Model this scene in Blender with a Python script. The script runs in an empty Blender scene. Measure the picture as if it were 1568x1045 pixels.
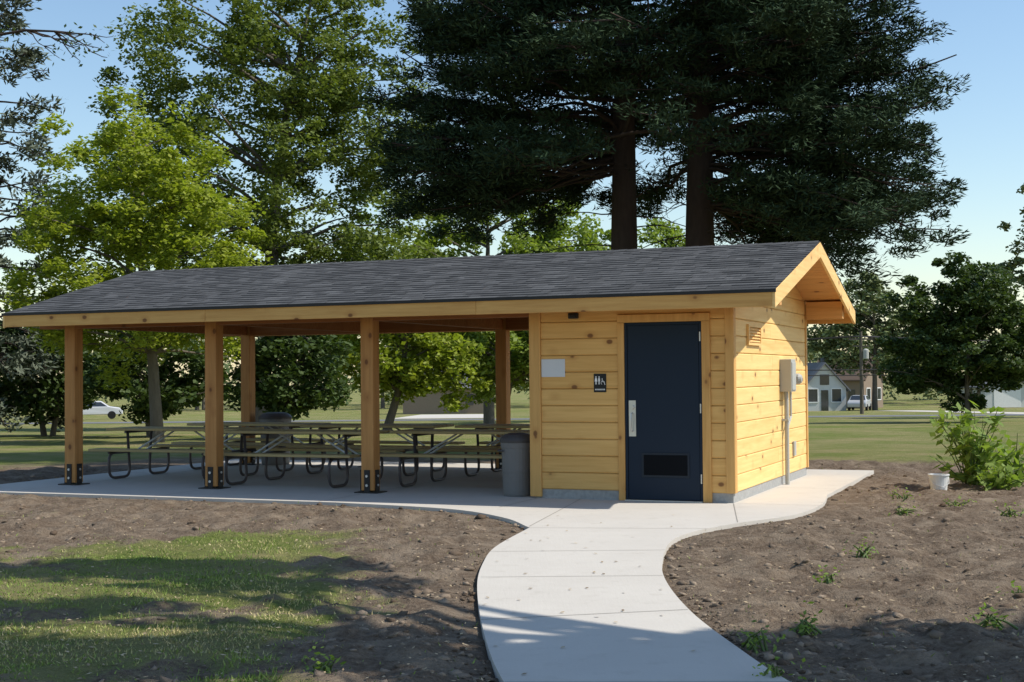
import bpy, math, numpy as np
from mathutils import Vector, Matrix
R = np.random.RandomState(7)
D = bpy.data
scene = bpy.context.scene
COL = scene.collection

# ------------------------------------------------------------------ helpers
def newmat(name):
    m = D.materials.new(name); m.use_nodes = True
    nt = m.node_tree; nt.nodes.clear()
    out = nt.nodes.new('ShaderNodeOutputMaterial')
    return m, nt, out
def N(nt, t, **kw):
    n = nt.nodes.new(t)
    for k, v in kw.items():
        if k.startswith('i_'):
            n.inputs[k[2:].replace('_', ' ')].default_value = v
        else: setattr(n, k, v)
    return n
def mixc(nt, fac, a, b, mode='MIX'):
    m = nt.nodes.new('ShaderNodeMix'); m.data_type = 'RGBA'; m.blend_type = mode
    for sock, v in ((m.inputs[0], fac), (m.inputs[6], a), (m.inputs[7], b)):
        if isinstance(v, bpy.types.NodeSocket): nt.links.new(v, sock)
        elif hasattr(v, '__len__'): sock.default_value = (v[0], v[1], v[2], 1)
        else: sock.default_value = v
    return m.outputs[2]
def mth(nt, op, a, b=None, clamp=False):
    m = nt.nodes.new('ShaderNodeMath'); m.operation = op; m.use_clamp = clamp
    for i, v in enumerate((a, b)):
        if v is None: continue
        if isinstance(v, bpy.types.NodeSocket): nt.links.new(v, m.inputs[i])
        else: m.inputs[i].default_value = v
    return m.outputs[0]
def noise(nt, vec, scale, detail=4, rough=0.6):
    n = N(nt, 'ShaderNodeTexNoise'); n.inputs['Scale'].default_value = scale
    n.inputs['Detail'].default_value = detail; n.inputs['Roughness'].default_value = rough
    nt.links.new(vec, n.inputs['Vector']); return n.outputs[0]
def mapping(nt, vec, scale, add=None):
    m = N(nt, 'ShaderNodeMapping'); m.inputs['Scale'].default_value = scale
    nt.links.new(vec, m.inputs['Vector'])
    if add is not None: nt.links.new(add, m.inputs['Location'])
    return m.outputs[0]
def bsdf(nt, out, col, rough=0.8, bump=None, bstr=0.3, bdist=0.01, metal=0.0, spec=0.3):
    b = nt.nodes.new('ShaderNodeBsdfPrincipled')
    if isinstance(col, bpy.types.NodeSocket): nt.links.new(col, b.inputs['Base Color'])
    else: b.inputs['Base Color'].default_value = (*col, 1)
    b.inputs['Roughness'].default_value = rough; b.inputs['Metallic'].default_value = metal
    b.inputs['Specular IOR Level'].default_value = spec
    if bump is not None:
        bp = nt.nodes.new('ShaderNodeBump'); bp.inputs['Strength'].default_value = bstr
        bp.inputs['Distance'].default_value = bdist
        nt.links.new(bump, bp.inputs['Height']); nt.links.new(bp.outputs[0], b.inputs['Normal'])
    nt.links.new(b.outputs[0], out.inputs[0]); return b
def tc(nt, which='Object'): return nt.nodes.new('ShaderNodeTexCoord').outputs[which]
def attr(nt, name):
    a = nt.nodes.new('ShaderNodeAttribute'); a.attribute_name = name; return a.outputs['Fac']

def simple(name, col, rough=0.6, var=0.15, scale=8, metal=0.0, bump=0.1, spec=0.3):
    m, nt, out = newmat(name); v = tc(nt)
    n = noise(nt, v, scale)
    c = mixc(nt, n, [x*(1-var) for x in col], [min(1, x*(1+var)) for x in col])
    bsdf(nt, out, c, rough, n, bump, 0.01, metal, spec); return m

def wood(name, axis, perp=None, light=(.76,.46,.155), dark=(.60,.325,.092), knots=True):
    m, nt, out = newmat(name); v = tc(nt)
    rnd = attr(nt, 'rnd')
    comb = nt.nodes.new('ShaderNodeCombineXYZ')
    for i in range(3): nt.links.new(mth(nt, 'MULTIPLY', rnd, (37.0, 23.0, 51.0)[i]), comb.inputs[i])
    sc = [22, 22, 22]; sc[axis] = 1.2
    g = noise(nt, mapping(nt, v, sc, comb.outputs[0]), 1.0, 5, 0.65)
    sc2 = [5, 5, 5]; sc2[axis] = .6
    g2 = noise(nt, mapping(nt, v, sc2, comb.outputs[0]), 1.0, 2, .5)
    c = mixc(nt, ramp_out(nt, g, .35, .7), light, dark)
    c = mixc(nt, mth(nt, 'MULTIPLY', ramp_out(nt, g2, .4, .75), .35), c, (dark[0]*.85, dark[1]*.75, dark[2]*.65))
    c = mixc(nt, mth(nt, 'MULTIPLY', rnd, .30), c, (min(1, light[0]*1.05), light[1]*1.12, light[2]*1.25))
    if knots:
        sk = [3.8, 3.8, 3.8]; sk[axis] = 2.7
        if perp is not None: sk[perp] = 0
        cl = nt.nodes.new('ShaderNodeVectorMath'); cl.operation = 'MULTIPLY'
        nt.links.new(comb.outputs[0], cl.inputs[0]); ms = [1, 1, 1]
        if perp is not None: ms[perp] = 0
        cl.inputs[1].default_value = ms
        vo = nt.nodes.new('ShaderNodeTexVoronoi'); vo.inputs['Scale'].default_value = 1
        nt.links.new(mapping(nt, v, sk, cl.outputs[0]), vo.inputs['Vector'])
        k = ramp_out(nt, vo.outputs['Distance'], .125, .08)
        halo = ramp_out(nt, vo.outputs['Distance'], .30, .10)
        c = mixc(nt, mth(nt, 'MULTIPLY', halo, .38), c, (dark[0]*.75, dark[1]*.6, dark[2]*.5))
        c = mixc(nt, mth(nt, 'MULTIPLY', k, .85), c, (.15, .055, .02))
    bsdf(nt, out, c, .6, g, .25, .004); return m
def ramp_out(nt, val, a, b):
    mr = nt.nodes.new('ShaderNodeMapRange'); mr.clamp = True
    mr.inputs[1].default_value = a; mr.inputs[2].default_value = b
    nt.links.new(val, mr.inputs[0]); return mr.outputs[0]

class MB:
    def __init__(s): s.V = []; s.F = []; s.M = []; s.A = []; s.n = 0; s.UV = []
    def add(s, V, F, mat=0, rnd=None, uv=None):
        V = np.asarray(V, float).reshape(-1, 3); 
        if rnd is None: rnd = R.rand()
        for f in F:
            s.F.append([i+s.n for i in f]); s.M.append(mat); s.A.append(rnd)
            if uv is not None: s.UV.extend([uv[i] for i in f])
        s.V.append(V); s.n += len(V)
    def box(s, x0, x1, y0, y1, z0, z1, mat=0, rnd=None):
        V = [(x0,y0,z0),(x1,y0,z0),(x1,y1,z0),(x0,y1,z0),(x0,y0,z1),(x1,y0,z1),(x1,y1,z1),(x0,y1,z1)]
        s.add(V, [(0,3,2,1),(4,5,6,7),(0,1,5,4),(1,2,6,5),(2,3,7,6),(3,0,4,7)], mat, rnd)
    def hexa(s, V, mat=0, rnd=None):
        s.add(V, [(0,3,2,1),(4,5,6,7),(0,1,5,4),(1,2,6,5),(2,3,7,6),(3,0,4,7)], mat, rnd)
    def tube(s, P, r, k=8, mat=0, rnd=None, cap=True):
        P = np.asarray(P, float); n = len(P); r = np.broadcast_to(r, (n,)) if np.ndim(r) == 0 else np.asarray(r)
        T = np.gradient(P, axis=0); T /= (np.linalg.norm(T, axis=1, keepdims=True)+1e-9)
        ref = np.array([0, 0, 1.]) if abs(T[:, 2]).mean() < .8 else np.array([1., 0, 0])
        A = np.cross(T, ref); A /= (np.linalg.norm(A, axis=1, keepdims=True)+1e-9)
        for i in range(1, n):
            if A[i] @ A[i-1] < 0: A[i] = -A[i]
        B = np.cross(T, A)
        th = np.linspace(0, 2*math.pi, k, endpoint=False)
        V = (P[:, None] + (A[:, None]*np.cos(th)[None, :, None] + B[:, None]*np.sin(th)[None, :, None])*r[:, None, None]).reshape(-1, 3)
        F = [(i*k+j, i*k+(j+1) % k, (i+1)*k+(j+1) % k, (i+1)*k+j) for i in range(n-1) for j in range(k)]
        if cap: F += [tuple(range(k)), tuple((n-1)*k+j for j in range(k))][::1]
        s.add(V, F, mat, rnd)
    def lathe(s, prof, c=(0, 0), k=24, mat=0, rnd=None):
        th = np.linspace(0, 2*math.pi, k, endpoint=False)
        V = [(c[0]+r*math.cos(t), c[1]+r*math.sin(t), z) for r, z in prof for t in th]
        n = len(prof)
        F = [(i*k+j, i*k+(j+1) % k, (i+1)*k+(j+1) % k, (i+1)*k+j) for i in range(n-1) for j in range(k)]
        F += [tuple((n-1)*k+j for j in range(k))]
        s.add(V, F, mat, rnd)
    def obj(s, name, mats, parent=None, bevel=0, smooth=False):
        me = D.meshes.new(name)
        me.from_pydata(np.concatenate(s.V).tolist(), [], s.F)
        for m in mats: me.materials.append(m)
        me.polygons.foreach_set('material_index', s.M)
        a = me.attributes.new('rnd', 'FLOAT', 'FACE'); a.data.foreach_set('value', s.A)
        if s.UV:
            uv = me.uv_layers.new(name='UVMap'); uv.data.foreach_set('uv', np.array(s.UV, 'f').ravel())
        if smooth: me.polygons.foreach_set('use_smooth', [True]*len(s.F))
        o = D.objects.new(name, me); COL.objects.link(o)
        if parent: o.parent = parent
        if bevel:
            b = o.modifiers.new('bevel', 'BEVEL'); b.width = bevel; b.segments = 1; b.limit_method = 'ANGLE'
        return o
def empty(name, loc=(0, 0, 0), rz=0):
    e = D.objects.new(name, None); COL.objects.link(e); e.location = loc; e.rotation_euler = (0, 0, rz); return e

def fast_mesh(name, V, quads, mats, matidx=None, rnd=None, tris=None):
    me = D.meshes.new(name)
    nq = len(quads); nt_ = 0 if tris is None else len(tris)
    loops = np.concatenate([np.asarray(quads, np.int32).ravel()] + ([np.asarray(tris, np.int32).ravel()] if nt_ else []))
    me.vertices.add(len(V)); me.vertices.foreach_set('co', np.asarray(V, 'f').ravel())
    me.loops.add(len(loops)); me.loops.foreach_set('vertex_index', loops)
    st = np.concatenate([np.arange(nq)*4, nq*4+np.arange(nt_)*3]).astype(np.int32)
    me.polygons.add(nq+nt_); me.polygons.foreach_set('loop_start', st)
    try: me.polygons.foreach_set('loop_total', np.concatenate([np.full(nq, 4), np.full(nt_, 3)]).astype(np.int32))
    except Exception: pass
    for m in mats: me.materials.append(m)
    if matidx is not None: me.polygons.foreach_set('material_index', np.asarray(matidx, np.int32))
    me.update(calc_edges=True)
    if rnd is not None:
        a = me.attributes.new('rnd', 'FLOAT', 'FACE'); a.data.foreach_set('value', np.asarray(rnd, 'f'))
    o = D.objects.new(name, me); COL.objects.link(o); return o

def rndn(n): 
    v = R.randn(n, 3); return v/(np.linalg.norm(v, axis=1, keepdims=True)+1e-9)
def leafquads(P, L, W, up=.3, tdir=None):
    n = len(P); nn = rndn(n); nn[:, 2] = np.abs(nn[:, 2])+up; nn /= np.linalg.norm(nn, axis=1, keepdims=True)
    t = rndn(n) if tdir is None else tdir+rndn(n)*.45
    t -= nn*np.sum(t*nn, 1, keepdims=True); t /= (np.linalg.norm(t, axis=1, keepdims=True)+1e-9)
    b = np.cross(nn, t)
    L = np.broadcast_to(L, (n,))[:, None]; W = np.broadcast_to(W, (n,))[:, None]
    V = np.stack([P+t*L, P+b*W+t*L*.1, P-t*L, P-b*W+t*L*.1], 1).reshape(-1, 3)
    return V, np.arange(n*4).reshape(n, 4)

def vnoise(x, y, cell, seed):
    rs = np.random.RandomState(seed); G = rs.rand(256, 256)
    u = x/cell; v = y/cell; i = np.floor(u).astype(int); j = np.floor(v).astype(int)
    fu = u-i; fv = v-j; fu = fu*fu*(3-2*fu); fv = fv*fv*(3-2*fv)
    g = lambda a, b: G[a % 256, b % 256]
    return (g(i, j)*(1-fu)+g(i+1, j)*fu)*(1-fv)+(g(i, j+1)*(1-fu)+g(i+1, j+1)*fu)*fv
def sstep(a, b, x):
    t = np.clip((x-a)/(b-a), 0, 1); return t*t*(3-2*t)

# ------------------------------------------------------------------ materials
def leafmat(name, c1, c2, trans=.35, rough=.6, spec=.25):
    m, nt, out = newmat(name); r = attr(nt, 'rnd')
    n = noise(nt, tc(nt), .6, 2)
    f = mth(nt, 'ADD', mth(nt, 'MULTIPLY', r, .7), mth(nt, 'MULTIPLY', n, .45), True)
    c = mixc(nt, f, c1, c2)
    b = bsdf(nt, out, c, rough, spec=spec)
    if trans <= 0: return m
    t = nt.nodes.new('ShaderNodeBsdfTranslucent')
    tcx = mixc(nt, 1.0, c, (1.25, 1.35, .55), 'MULTIPLY')
    nt.links.new(tcx, t.inputs[0])
    mx = nt.nodes.new('ShaderNodeMixShader'); mx.inputs[0].default_value = trans
    nt.links.new(b.outputs[0], mx.inputs[1]); nt.links.new(t.outputs[0], mx.inputs[2])
    nt.links.new(mx.outputs[0], out.inputs[0]); return m
def barkmat(name, c):
    m, nt, out = newmat(name); v = mapping(nt, tc(nt), (9, 9, 2))
    n = noise(nt, v, 1.5, 6)
    bsdf(nt, out, mixc(nt, n, [x*.5 for x in c], [x*1.5 for x in c]), .9, n, .8, .03); return m
bark = barkmat('bark_grey', (.13, .11, .085)); bark_d = barkmat('bark_dark', (.045, .031, .023))
LM = dict(
    maple=leafmat('leaf_maple', (.17, .235, .026), (.35, .38, .058), .42),
    cotton=leafmat('leaf_cottonwood', (.06, .098, .02), (.20, .24, .055), .32),
    fir=leafmat('needles_fir', (.013, .028, .015), (.052, .082, .038), 0, .85, .08),
    spruce=leafmat('needles_spruce', (.055, .075, .05), (.15, .165, .115), 0, .8, .1),
    dark=leafmat('leaf_dark', (.03, .058, .018), (.085, .125, .034), .25),
    mid=leafmat('leaf_mid', (.12, .185, .03), (.27, .33, .07), .4),
    far=leafmat('leaf_far', (.12, .17, .065), (.22, .25, .10), 0))

# ------------------------------------------------------------------ terrain
def gz(y):
    y = np.asarray(y, float); return -0.02*(np.clip(y, 24, 144)-24)
def interp_poly(P, n=10):
    P = np.array(P, float); out = []
    for i in range(len(P)-1):
        p0 = P[max(i-1, 0)]; p1 = P[i]; p2 = P[i+1]; p3 = P[min(i+2, len(P)-1)]
        for k in range(n):
            t = k/n
            out.append(.5*((2*p1)+(-p0+p2)*t+(2*p0-5*p1+4*p2-p3)*t*t+(-p0+3*p1-3*p2+p3)*t**3))
    out.append(P[-1]); return np.array(out)
TH = math.radians(22.3)
C0 = np.array([2.58, 16.10]); EX = np.array([math.cos(TH), -math.sin(TH)]); EY = np.array([math.sin(TH), math.cos(TH)])
def L2W(x, y): return C0+EX*x+EY*y
def W2L(X, Y):
    dx = X-C0[0]; dy = Y-C0[1]; return dx*EX[0]+dy*EX[1], dx*EY[0]+dy*EY[1]

left = interp_poly([(3.0, 1.5), (1.0, 4.2), (.2, 5.9), (-.044, 6.8), (-.183, 8.2), (-.267, 9.99), (-.25, 11.2), (-.156, 12.28), (.16, 13.75)], 8)
sl = interp_poly([(.13, 13.85), (-.115, 14.75), (-.75, 15.75), tuple(L2W(-4.6, -1.27))], 6)
right = interp_poly([(4.6, 2.0), (2.4, 4.6), (1.62, 5.8), (1.366, 6.75), (1.24, 7.64), (1.13, 8.81), (1.113, 10.07), (1.193, 11.12), (1.42, 12.5), (1.76, 13.32), (2.28, 13.99), (3.0, 14.75), (3.55, 15.9), (3.89, 17.1)], 8)
poly = list(map(tuple, left)) + list(map(tuple, sl)) + [tuple(L2W(-10.75, -1.27)), tuple(L2W(-10.75, 5.9)), tuple(L2W(.8, 5.9))] + list(map(tuple, right[::-1]))
poly = np.array(poly)
def inpoly(X, Y, P):
    ins = np.zeros(X.shape, bool); j = len(P)-1
    for i in range(len(P)):
        xi, yi = P[i]; xj, yj = P[j]
        c = ((yi > Y) != (yj > Y)) & (X < (xj-xi)*(Y-yi)/(yj-yi+1e-12)+xi)
        ins ^= c; j = i
    return ins
def distpoly(X, Y, P):
    d = np.full(X.shape, 1e9)
    for i in range(len(P)):
        a = P[i]; b = P[(i+1) % len(P)]; ab = b-a; L = ab@ab+1e-12
        t = np.clip(((X-a[0])*ab[0]+(Y-a[1])*ab[1])/L, 0, 1)
        d = np.minimum(d, np.hypot(X-a[0]-t*ab[0], Y-a[1]-t*ab[1]))
    return d
def grassness(X, Y):
    n = vnoise(X, Y, 1.3, 1)*.5+vnoise(X, Y, .5, 2)*.3+vnoise(X, Y, .2, 3)*.2
    lx, ly = W2L(X, Y)
    g = np.ones_like(X)
    dS = np.maximum(np.maximum(-11.5-lx, lx-1.0), np.maximum(-1.3-ly, ly-6.2))
    band = sstep(1.2, 3.6, dS+(n-.5)*2.2)
    g = np.minimum(g, .10+.9*band)
    pathd = (-.35-X)
    leftg = sstep(.0, 1.4, pathd+(n-.5)*2.2)
    patchy = .35+.65*sstep(.36, .56, vnoise(X, Y, .9, 8)*.5+vnoise(X, Y, .3, 9)*.3+vnoise(X, Y, .12, 10)*.2)
    g = np.where(Y < 15.5, np.minimum(g, np.where(X < .5, leftg*patchy*sstep(15.2, 12.0, Y+(n-.5)*3.5), 0)), g)
    rightd = (X > .5) & (Y < 26)
    rg = sstep(21.3, 23.0, Y+(n-.5)*2.0)
    g = np.where(rightd, np.minimum(g, rg+.06), g)
    return np.clip(g, 0, 1), n
def groundz(x, y):
    return (vnoise(x, y, .11, 11)-.5)*.055+(vnoise(x, y, .24, 12)-.5)*.08+(vnoise(x, y, .9, 13)-.5)*.06
xs = np.concatenate([[-600, -300, -150, -90, -60, -40, -28, -20, -14, -11], np.arange(-9, 10.01, .045), [11, 13, 17, 23, 30, 45, 60, 90, 150, 300, 600]])
ys = np.concatenate([[-300, -60, -20, -5, 0, 3, 5], np.arange(5.8, 18, .045), np.arange(18, 24, .12), [24, 25, 27, 30, 34, 40, 48, 58, 70, 85, 100, 120, 144, 200, 300, 600]])
X, Y = np.meshgrid(xs, ys)
ins = inpoly(X, Y, poly); dp = distpoly(X, Y, poly)
G, nn = grassness(X, Y)
near = (np.abs(X) < 10) & (Y > 4) & (Y < 24)
Z = gz(Y) + np.where(near, groundz(X, Y)*(1-.6*G)*sstep(0, .5, dp)-.035+.015*sstep(0, .3, dp), -.03)
Z = np.where(ins, -.07, Z); Z = np.where((dp < .06) & ~ins, np.minimum(Z, -.012), Z)
nx, ny = len(xs), len(ys)
idx = np.arange(nx*ny).reshape(ny, nx)
Q = np.stack([idx[:-1, :-1], idx[:-1, 1:], idx[1:, 1:], idx[1:, :-1]], -1).reshape(-1, 4)

gm, nt, out = newmat('ground_soil_and_grass'); v = tc(nt)
a = attr(nt, 'grass')
n1 = noise(nt, v, 2.5, 8, .7); n2 = noise(nt, v, 22, 6, .7); n3 = noise(nt, v, .35, 4, .6); n4 = noise(nt, v, 90, 3, .6)
soil = mixc(nt, ramp_out(nt, n2, .3, .72), (.095, .064, .043), (.265, .203, .145))
soil = mixc(nt, ramp_out(nt, n1, .46, .74), soil, (.34, .27, .195))
grn = mixc(nt, ramp_out(nt, n2, .3, .7), (.085, .12, .022), (.20, .23, .06))
dry = mixc(nt, ramp_out(nt, n4, .3, .7), (.20, .165, .075), (.38, .315, .16))
gr = mixc(nt, ramp_out(nt, mth(nt, 'ADD', mth(nt, 'MULTIPLY', n3, .6), mth(nt, 'MULTIPLY', n1, .4)), .42, .62), grn, dry)
f = ramp_out(nt, mth(nt, 'ADD', a, mth(nt, 'MULTIPLY', mth(nt, 'SUBTRACT', n2, .5), 1.2)), .3, .75)
c = mixc(nt, f, soil, gr)
bsdf(nt, out, c, .95, mth(nt, 'ADD', n2, mth(nt, 'MULTIPLY', n4, .5)), 1.0, .04, spec=.1)
go = fast_mesh('ground', np.stack([X, Y, Z], -1).reshape(-1, 3), Q, [gm])
at = go.data.attributes.new('grass', 'FLOAT', 'POINT'); at.data.foreach_set('value', G.ravel().astype('f'))
go.data.polygons.foreach_set('use_smooth', np.ones(len(Q), bool))

def scatter(n, x0, x1, y0, y1):
    x = R.uniform(x0, x1, n); y = x*0+ (1/ R.uniform(1/y1, 1/y0, n))
    return x, y
phi = (1+5**.5)/2
ICO = np.array([(-1,phi,0),(1,phi,0),(-1,-phi,0),(1,-phi,0),(0,-1,phi),(0,1,phi),(0,-1,-phi),(0,1,-phi),(phi,0,-1),(phi,0,1),(-phi,0,-1),(-phi,0,1)])/1.9
ICF = np.array([(0,11,5),(0,5,1),(0,1,7),(0,7,10),(0,10,11),(1,5,9),(5,11,4),(11,10,2),(10,7,6),(7,1,8),(3,9,4),(3,4,2),(3,2,6),(3,6,8),(3,8,9),(4,9,5),(2,4,11),(6,2,10),(8,6,7),(9,8,1)])
def filt(x, y, cond):
    i = ~inpoly(x, y, poly); d = distpoly(x, y, poly); g, _ = grassness(x, y)
    k = i & (d > .03) & cond(g) & (np.abs(x) < .42*y+.5)
    return x[k], y[k], g[k], d[k]
x, y = scatter(46000, -8, 9, 6, 23)
x, y, g, d = filt(x, y, lambda g: (R.rand(len(g)) > g*1.6) & (R.rand(len(g)) < .75))
cl = vnoise(x, y, .6, 31); k = R.rand(len(x)) < cl*1.3; x, y, g, d = x[k], y[k], g[k], d[k]
n = len(x); s = .006+.026*R.rand(n)**5+.022*(R.rand(n) > .993)
z = groundz(x, y)*(1-.6*g)*sstep(0, .5, d)-.024
V = (ICO[None]*(1+.40*R.randn(n, 12, 1)))*s[:, None, None]*np.array([1.3, 1.2, .7])
ang = R.rand(n)*6.3; ca, sa = np.cos(ang)[:, None], np.sin(ang)[:, None]
V = np.stack([V[..., 0]*ca-V[..., 1]*sa, V[..., 0]*sa+V[..., 1]*ca, V[..., 2]], -1)+np.stack([x, y, z], -1)[:, None]
T = (ICF[None]+np.arange(n)[:, None, None]*12).reshape(-1, 3)
cm, nt, out = newmat('soil_clod'); r = attr(nt, 'rnd')
bsdf(nt, out, mixc(nt, r, (.10, .07, .048), (.29, .225, .165)), .95, noise(nt, tc(nt), 60), .6, .01, spec=.1)
fast_mesh('soil_clods', V.reshape(-1, 3), np.zeros((0, 4), int), [cm], None, np.repeat(R.rand(n), 20), T)
# litter
x, y = scatter(18000, -8, 9, 6, 20); x, y, g, d = filt(x, y, lambda g: R.rand(len(g)) < .5)
n = len(x); P = np.stack([x, y, groundz(x, y)*(1-.6*g)*sstep(0, .5, d)-.006], -1)
V, Qd = leafquads(P, .006+.018*R.rand(n)**1.5, .004+.008*R.rand(n), 2.5)
xp = R.uniform(-.2, 2.2, 70); yp = R.uniform(6.5, 15, 70); k = inpoly(xp, yp, poly)
V2, Q2 = leafquads(np.stack([xp[k], yp[k], 0*xp[k]+.008], -1), .02, .012, 6.0)
lm, nt, out = newmat('dry_leaf_litter'); r = attr(nt, 'rnd')
bsdf(nt, out, mixc(nt, r, (.14, .09, .045), (.55, .43, .27)), .9)
fast_mesh('leaf_litter', np.concatenate([V, V2]), np.concatenate([Qd, Q2+len(V)]), [lm], None, R.rand(len(Qd)+len(Q2)))
# grass blades
x, y = scatter(380000, -8, 9, 6, 23)
x, y, g, d = filt(x, y, lambda g: R.rand(len(g)) < g*g*.95+.014)
pn = vnoise(x, y, .35, 77); k = R.rand(len(x)) < -.02+pn*1.2; x, y, g, d = x[k], y[k], g[k], d[k]
n = len(x); h = (.012+.026*R.rand(n))*(.5+.8*vnoise(x, y, .7, 78)); w = .003+.003*R.rand(n)
z = groundz(x, y)*(1-.6*g)*sstep(0, .5, d)-.022
an = R.rand(n)*6.3; lean = R.randn(n, 2)*.5
V = np.stack([np.stack([x-np.cos(an)*w, y-np.sin(an)*w, z], -1), np.stack([x+np.cos(an)*w, y+np.sin(an)*w, z], -1), np.stack([x+lean[:, 0]*h, y+lean[:, 1]*h, z+h], -1)], 1)
bm, nt, out = newmat('grass_blade'); r = attr(nt, 'rnd')
bc = mixc(nt, ramp_out(nt, r, .0, .55), (.12, .20, .025), (.25, .32, .065)); bc = mixc(nt, ramp_out(nt, r, .52, .85), bc, (.48, .39, .19))
bsdf(nt, out, bc, .7)
dryp = vnoise(x, y, .9, 79)
fast_mesh('grass', V.reshape(-1, 3), np.zeros((0, 4), int), [bm], None, np.clip(R.rand(n)*.6+dryp*.7-.08, 0, 1), np.arange(n*3).reshape(n, 3))

# ------------------------------------------------------------------ concrete
cmn, nt, out = newmat('concrete'); v = tc(nt)
n1 = noise(nt, v, 1.2, 6, .65); n2 = noise(nt, v, 60, 3); n3 = noise(nt, mapping(nt, v, (30, 2, 1)), 1.5, 3)
c = mixc(nt, n1, (.50, .46, .405), (.62, .58, .515)); c = mixc(nt, mth(nt, 'MULTIPLY', n2, .25), c, (.38, .345, .295))
c = mixc(nt, mth(nt, 'MULTIPLY', ramp_out(nt, noise(nt, v, 4.5, 5, .7), .55, .75), .3), c, (.34, .30, .245))
bsdf(nt, out, c, .85, mth(nt, 'ADD', n2, n3), .25, .004, spec=.2)
mb = MB(); k = len(poly)
V = [(p[0], p[1], 0) for p in poly]+[(p[0], p[1], -.12) for p in poly]
mb.add(V, [tuple(range(k))]+[(i, (i+1) % k, k+(i+1) % k, k+i) for i in range(k)], 0)
walk = mb.obj('concrete_walkway', [cmn])
joint = simple('joint_dark', (.29, .265, .225), .95)
mb = MB()
def jl(p, q, w=.0045):
    p = np.array(p); q = np.array(q); t = (q-p)/np.linalg.norm(q-p); nn_ = np.array([-t[1], t[0]])*w
    mb.add([(*(p+nn_), .003), (*(q+nn_), .003), (*(q-nn_), .003), (*(p-nn_), .003)], [(3, 2, 1, 0)], 0)
for lo, ro in (((-.05,6.85),(1.36,6.8)), ((-.215,8.6),(1.12,8.9)), ((-.25,10.4),(1.12,10.4)), ((-.2,11.9),(1.3,11.9)), ((.14,13.72),(1.9,13.5))): jl(lo, ro)
jl((.16, 13.85), L2W(-1.9, -.01)); jl((2.28, 14.05), L2W(-.0, -.05)); jl(L2W(-2.45, -1.25), L2W(-2.45, -.02))
for xx in (-4.84, -7.26, -9.68): jl(L2W(xx, -1.25), L2W(xx, 5.85))
jl(L2W(-10.7, 2.35), L2W(-2.5, 2.35)); jl(L2W(.03, 2.35), L2W(.78, 2.35)); jl(L2W(.03, .0), L2W(1.1, .0))
j = mb.obj('joints', [joint]); j.parent = walk

# ------------------------------------------------------------------ building
B = empty('picnic_shelter_restroom_building', (C0[0], C0[1], 0), -TH)
wx = wood('pine_board_x_shaded', 0, 1); wy = wood('pine_board_y_sunlit', 1, 0, (.90,.62,.25), (.77,.475,.16)); wz = wood('pine_post_z', 2, None, (.54,.265,.085), (.37,.16,.045))  # same pine: shade painted into the front board tones, sunlight into the side ones
wtrim = wood('pine_trim', 2, 1, (.70,.40,.13), (.52,.27,.075)); wfas = wood('fascia_x_shaded', 0, 1, (.72,.42,.135), (.55,.28,.08)); wrk = wood('rake_board_sunlit', 1, 0, (.88,.59,.24), (.74,.44,.15))  # fascia colour darkened to stand for shade, rake boards brightened as if sunlit
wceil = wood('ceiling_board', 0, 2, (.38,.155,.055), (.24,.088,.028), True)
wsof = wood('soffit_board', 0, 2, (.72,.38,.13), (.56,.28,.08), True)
conc2 = simple('foundation_block', (.33, .33, .32), .95, .35, 25, bump=.5)
H0, SL, YE, YR = 2.44, .264, -.6, 2.35
def ztop(y): return H0+SL*((y-YE) if y < YR else (2*YR-YE-y))
YB = 2*YR-YE
XL, XR = -10.26, .6
sm, nt, out = newmat('asphalt_shingles')
uv = tc(nt, 'UV')
def brick(w_, off, c1, c2, mort):
    br = N(nt, 'ShaderNodeTexBrick'); nt.links.new(uv, br.inputs['Vector'])
    br.offset = off; br.inputs['Scale'].default_value = 1; br.inputs['Brick Width'].default_value = w_; br.inputs['Row Height'].default_value = .14
    br.inputs['Mortar Size'].default_value = mort; br.inputs['Bias'].default_value = 0
    br.inputs['Color1'].default_value = (*c1, 1); br.inputs['Color2'].default_value = (*c2, 1); br.inputs['Mortar'].default_value = (.02, .02, .022, 1); return br.outputs[0]
c = mixc(nt, .45, brick(.19, .37, (.022, .024, .027), (.145, .148, .153), .004), brick(.31, .61, (.035, .036, .038), (.12, .122, .126), .0))
ng = noise(nt, tc(nt), 110, 4, .75); nb = noise(nt, tc(nt), 1.5, 4)
c = mixc(nt, .35, c, mixc(nt, ng, (.015, .015, .017), (.17, .17, .168)))
c = mixc(nt, mth(nt, 'MULTIPLY', nb, .2), c, (.08, .08, .08))
bsdf(nt, out, c, .9, ng, .6, .008, spec=.12)
mb = MB(); rows = 22; run = (YR-YE+.04)/rows
for side in (0, 1):
    for i in range(rows):
        ya = YE-.04+i*run; yb = ya+run
        za = H0+SL*(ya-YE)+.025; zb = H0+SL*(yb-YE)+.016
        Y0, Y1 = (ya, yb) if side == 0 else (2*YR-ya, 2*YR-yb)
        x = XL-.04; x1 = XR+.04
        va, vb = i*.14+side*10+.0005, (i+1)*.14+side*10-.0005
        while x < x1-.01:
            xb = min(x1, x+R.uniform(.10, .34)); xa = x; x = xb; q = R.choice([0, 0, -.0055])
            V = [(xa, Y0, za+q), (xb, Y0, za+q), (xb, Y1, zb), (xa, Y1, zb), (xa, Y0, za-.014), (xb, Y0, za-.014)]
            F = [(0, 1, 2, 3), (4, 5, 1, 0)] if side == 0 else [(3, 2, 1, 0), (0, 1, 5, 4)]
            mb.add(V, F, 0, 0, [(xa, va), (xb, va), (xb, vb), (xa, vb), (xa, va), (xb, va)])
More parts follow.
